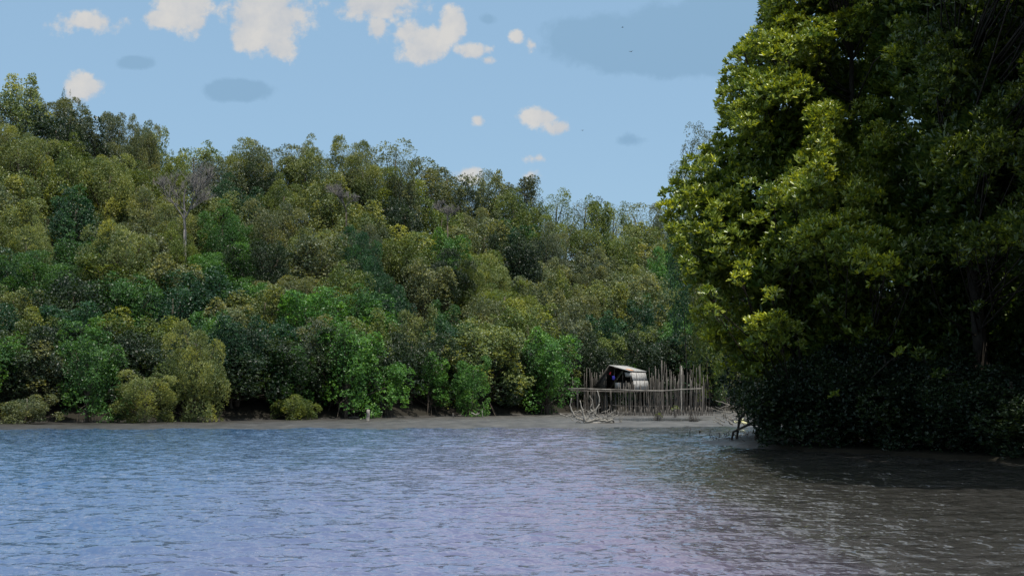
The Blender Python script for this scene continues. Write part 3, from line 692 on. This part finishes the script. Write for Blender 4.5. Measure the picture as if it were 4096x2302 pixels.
# ------------------------------------------------------------------ pole fences
gf = np.random.default_rng(5)
def pole(parent, base, px, d, ytop, r, m, name='pole', lean=.02, ybase=None):
    x = (px - 2048) / F * d; zt = H + (1567 - ytop) / F * d; n = 5
    zs = np.linspace(-.35, zt, n); lx = gf.normal(0, lean) * (zt + .3); ly = gf.normal(0, lean) * zt
    u = np.linspace(0, 1, n)
    pts = np.stack([x - base[0] + lx * u + gf.normal(0, .008, n), d - base[1] + ly * u, zs - base[2]], 1)
    TB().tube(pts, np.linspace(r, r * .75, n), 6).build(name, m, parent)
fb = (*P(2540, 1567, 76)[:2], 0.0)
fence = empty('pole_fence', fb)
for px in np.sort(np.concatenate([gf.uniform(2300, 2480, 14), np.linspace(2488, 2735, 38) + gf.normal(0, 3, 38), gf.uniform(2735, 2810, 9)])):
    yt = gf.uniform(1520, 1552) if px > 2470 else gf.uniform(1550, 1562)
    if px > 2520 and gf.random() < .22: yt = gf.uniform(1460, 1515)
    if 2640 < px < 2790: yt -= gf.uniform(0, 30)
    pole(fence, fb, px, 76 + gf.normal(0, .12), yt, gf.uniform(.017, .028), M_pole)
def rail(pxs, pys, d, r, m):
    pts = np.array([P(a, b, d) for a, b in zip(pxs, pys)]) - np.array(fb); TB().tube(pts, r, 7).build('rail', m, fence)
rail([2272, 2330, 2400, 2470], [1554, 1553, 1556, 1557], 75.85, .032, M_rail)
rail([2460, 2560, 2650, 2730, 2806], [1556, 1561, 1562, 1556, 1553], 75.8, .030, M_rail)
rail([2280, 2360, 2480, 2600], [1561, 1563, 1566, 1564], 76.25, .03, M_pole)
rail([2450, 2560, 2700], [1620, 1624, 1622], 76.2, .018, M_pole)
tag(fence, 'weathered pole fence with a long horizontal rail in front of the hut', 'fence')
sb = (*P(2650, 1567, 75)[:2], 0.0); stakes = empty('stake_row', sb)
for px in np.linspace(2420, 2850, 62) + gf.normal(0, 3.5, 62):
    pole(stakes, sb, px, 75.1 + gf.normal(0, .15), gf.uniform(1618, 1640), gf.uniform(.018, .032), M_pole, 'stake', .04)
tag(stakes, 'dense row of short grey stakes at the foot of the pole fence', 'fence')
tb_ = (*P(2650, 1567, 81)[:2], 0.0); tall = empty('tall_stakes', tb_)
for px in np.concatenate([gf.uniform(2590, 2820, 44), gf.uniform(2280, 2450, 26), gf.uniform(2550, 2650, 8)]):
    pole(tall, tb_, px, 81 + gf.normal(0, .5), gf.uniform(1455, 1530) if px > 2500 else gf.uniform(1470, 1530), gf.uniform(.014, .024), M_pole, 'pole', .03)
pole(tall, tb_, 2645, 80.4, 1440, .05, M_pole, 'pole', .004)
pole(tall, tb_, 2722, 80.4, 1462, .04, M_pale, 'pole', .01)
tag(tall, 'tall uneven bare poles standing behind the fence, right of the hut', 'fence')

# ------------------------------------------------------------------ driftwood, snags, sticks
def snag(name, base_px, base_py, d, strokes, m, label, cat, bury=True):
    """strokes: lists of (px,py[,depth offset]) with start/end radius in m"""
    b = P(base_px, base_py, d); o = empty(name, tuple(b)); tb = TB(); lst = []
    for pts, r0, r1 in strokes:
        q = np.array([P(p[0], p[1], d + (p[2] if len(p) > 2 else 0)) - b for p in pts]); 
        # smooth resample
        k = max(2, len(q)); u = np.linspace(0, k - 1, (k - 1) * 3 + 1); qs = np.stack([np.interp(u, np.arange(k), q[:, j]) for j in range(3)], 1)
        qs[1:-1] += gf.normal(0, .012, (len(qs) - 2, 3)); tb.tube(qs, np.linspace(r0, r1, len(qs)), 6)
    tb.build('branches', m, o); tag(o, label, cat); return o
rnd = random.Random(4)
st = [([(2345, 1690), (2338, 1665), (2330, 1640), (2320, 1600)], .055, .02), ([(2380, 1660), (2384, 1640), (2397, 1615), (2396, 1585), (2388, 1560)], .04, .018),
      ([(2380, 1660), (2374, 1630), (2368, 1600), (2360, 1580)], .03, .012), ([(2372, 1648), (2362, 1630), (2366, 1605)], .03, .012), ([(2298, 1665), (2288, 1640), (2280, 1620), (2286, 1590)], .04, .015),
      ([(2345, 1690), (2330, 1680), (2300, 1668), (2270, 1658)], .05, .02), ([(2345, 1688), (2380, 1678), (2420, 1682), (2452, 1690)], .065, .04), ([(2340, 1692), (2390, 1690), (2445, 1686)], .055, .035),
      ([(2360, 1684), (2400, 1670), (2440, 1676)], .04, .02), ([(2420, 1688), (2450, 1676), (2456, 1690)], .05, .03), ([(2300, 1655), (2320, 1640), (2340, 1665)], .03, .02), ([(2345, 1680), (2358, 1650), (2380, 1640)], .035, .02)]
for i in range(34):
    x = rnd.uniform(2285, 2450); y = rnd.uniform(1660, 1692); st.append(([(x, y), (x + rnd.uniform(-30, 30), y - rnd.uniform(2, 22)), (x + rnd.uniform(-45, 45), y - rnd.uniform(0, 38))], .022, .007))
snag('driftwood_pile', 2370, 1692, 57, st, M_pale, 'tangle of bleached driftwood branches on the mud in front of the hut', 'driftwood')
st = []
for i in range(46):
    x = rnd.uniform(2880, 3050); y = rnd.uniform(1665, 1702); st.append(([(x, y), (x - rnd.uniform(-10, 40), y - rnd.uniform(10, 30)), (x - rnd.uniform(-20, 80), y - rnd.uniform(10, 60))], .016, .004))
st += [([(3000, 1650), (2950, 1630), (2900, 1610), (2862, 1600)], .03, .008), ([(2980, 1640), (2960, 1655), (2930, 1665), (2900, 1668)], .02, .006), ([(2950, 1630), (2925, 1600)], .014, .004), ([(2920, 1618), (2890, 1630), (2870, 1628)], .014, .004)]
snag('dead_brush', 2960, 1703, 48, st, M_pale, 'grey leafless brush pile on the mud at the foot of the right bank', 'brush')
for (px, py, d, label) in [(2483, 1690, 59, 'forked pale twig in the mud right of the driftwood tangle'), (2635, 1682, 62, 'small twiggy seedling on mud below the hut poles'),
                           (2700, 1668, 66, 'leafy seedling with yellow green tuft before the fence'), (2775, 1685, 60, 'bushy twig clump on mud at the right end of the fence'),
                           (2330, 1660, 66, 'thin dead twigs behind the driftwood tangle')]:
    st = []; n = 26 if 'bushy' in label or 'twiggy' in label else 8
    for i in range(n):
        x = px + rnd.uniform(-18, 18) * (1 if n > 8 else .2); hgt = rnd.uniform(12, 48); st.append(([(x, py), (x + rnd.uniform(-6, 6), py - hgt * .5), (x + rnd.uniform(-14, 14), py - hgt)], .011, .004))
    o = snag('twig_plant', px, py, d, st, M_pale if 'pale' in label else M_pole, label, 'twig' if 'twig' in label else 'seedling')
    if 'leafy' in label or 'twiggy' in label:
        c = np.array([0, 0, .38 if 'leafy' in label else .2]); p, a, n_ = rosettes(c, .16, 14, 6)
        me = leaf_mesh('leaves', p, a, n_, np.full(len(p), .08), np.full(len(p), .04), rng.random(len(p)), M_leaf); l_ = obj('leaves', me, o); l_.color = (.13, .15, .03, 1)
snag('wooden_post', 1471, 1682, 61.5, [([(1470, 1688), (1472, 1662), (1474, 1638)], .085, .078)], M_pale, 'short pale wooden post upright at the mud edge', 'post')
snag('tree_stump', 1130, 1674, 66, [([(1134, 1680), (1130, 1662), (1126, 1644)], .08, .03), ([(1146, 1678), (1143, 1660)], .035, .02), ([(1152, 1678), (1156, 1664)], .03, .015)], M_pale, 'broken grey stump by the shore bush, left of the post', 'stump')
snag('driftwood_log', 1410, 1668, 67, [([(1393, 1668), (1412, 1667), (1434, 1667)], .03, .02)], M_pale, 'thin pale stick lying flat left of the post', 'driftwood')
snag('driftwood_log', 890, 1677, 63, [([(850, 1677), (900, 1676), (955, 1675)], .03, .02)], M_pale, 'long thin stick lying at the foot of the feathery tree', 'driftwood')
snag('driftwood_branch', 1905, 1665, 69, [([(1885, 1650), (1905, 1658), (1918, 1652)], .035, .015), ([(1890, 1662), (1912, 1648)], .025, .012), ([(1931, 1668), (1929, 1640)], .025, .012), ([(1813, 1668), (1812, 1650)], .02, .01)], M_pale, 'crossed bleached branches between the post and driftwood tangle', 'driftwood')
snag('driftwood_branch', 2250, 1668, 66, [([(2240, 1655), (2262, 1662)], .035, .02), ([(2262, 1668), (2275, 1660)], .03, .02)], M_pale, 'short broken branches just left of the driftwood tangle', 'driftwood')
for i, (px, y0, y1, d, lab) in enumerate([(2762, 1755, 1712, 42, 'leftmost thin stick in the water by the right bank'), (2800, 1742, 1722, 44, 'middle thin stick in the water with a swollen top'), (2839, 1752, 1718, 42, 'rightmost thin stick in the water by the right bank')]):
    s_ = [([(px, y0 + 8), (px - 2, (y0 + y1) / 2), (px + 3, y1)], .012, .008)]
    if i == 1: s_.append(([(px - 2, y1 + 6), (px + 3, y1 - 2)], .03, .022))
    snag('mangrove_stick', px, y0, d, s_, M_bark, lab, 'stick')
st = []
for i in range(90):
    x = rnd.uniform(2840, 3080); y = rnd.uniform(1735, 1775) - (3000 - x) * .02; dd = 7315 / (y - 1567) - 38; st.append(([(x, y + 6, dd), (x + rnd.uniform(-12, 12), y - rnd.uniform(4, 10), dd), (x + rnd.uniform(-20, 20), y - rnd.uniform(0, 22), dd)], .012, .005))
snag('shore_roots', 2960, 1757, 38, st, M_pole, 'bristling grey roots and twigs along the near point of the right bank', 'roots')['kind'] = 'stuff'
lit = TB(); 
lit.box((0, 0, .03), (.46, .2, .08), Matrix.Rotation(.1, 4, 'Y')); lit.box((.05, .02, .11), (.2, .14, .09), Matrix.Rotation(-.2, 4, 'Y'))
o = lit.build('foam_litter', M_litter, None, tuple(P(2962, 1692, 51))); tag(o, 'pale yellow scrap of foam lying below the grey brush', 'litter')
bv = o.modifiers.new('b', 'BEVEL'); bv.width = .02; bv.segments = 2

# tiny birds in the sky
def bird(px, py, d, label, rz):
    b = P(px, py, d); o = empty('flying_bird', tuple(b), rz); o.scale = (.7, .7, .7)
    t = TB(); t.tube([[-.09, 0, 0], [-.04, 0, .005], [.03, 0, .005], [.08, 0, 0], [.10, 0, 0]], [.006, .025, .03, .016, .003], 6); t.build('body', M_darkwood, o)
    for s in (-1, 1): TB().prism([(-.02, s * .02, .01), (.045, s * .02, .01), (.01, s * .11, .05), (-.04, s * .19, .03)], (0, 0, .006)).build('wing', M_darkwood, o)
    tag(o, label, 'bird', 'birds in the sky')
bird(2524, 207, 75, 'tiny dark bird in the sky, lowest of the upper three', 1)
bird(2490, 110, 85, 'tiny dark bird in the sky, topmost of the upper three', .3)
bird(2330, 522, 95, 'tiny dark bird beside the small cream cloud above the ridge', .8)
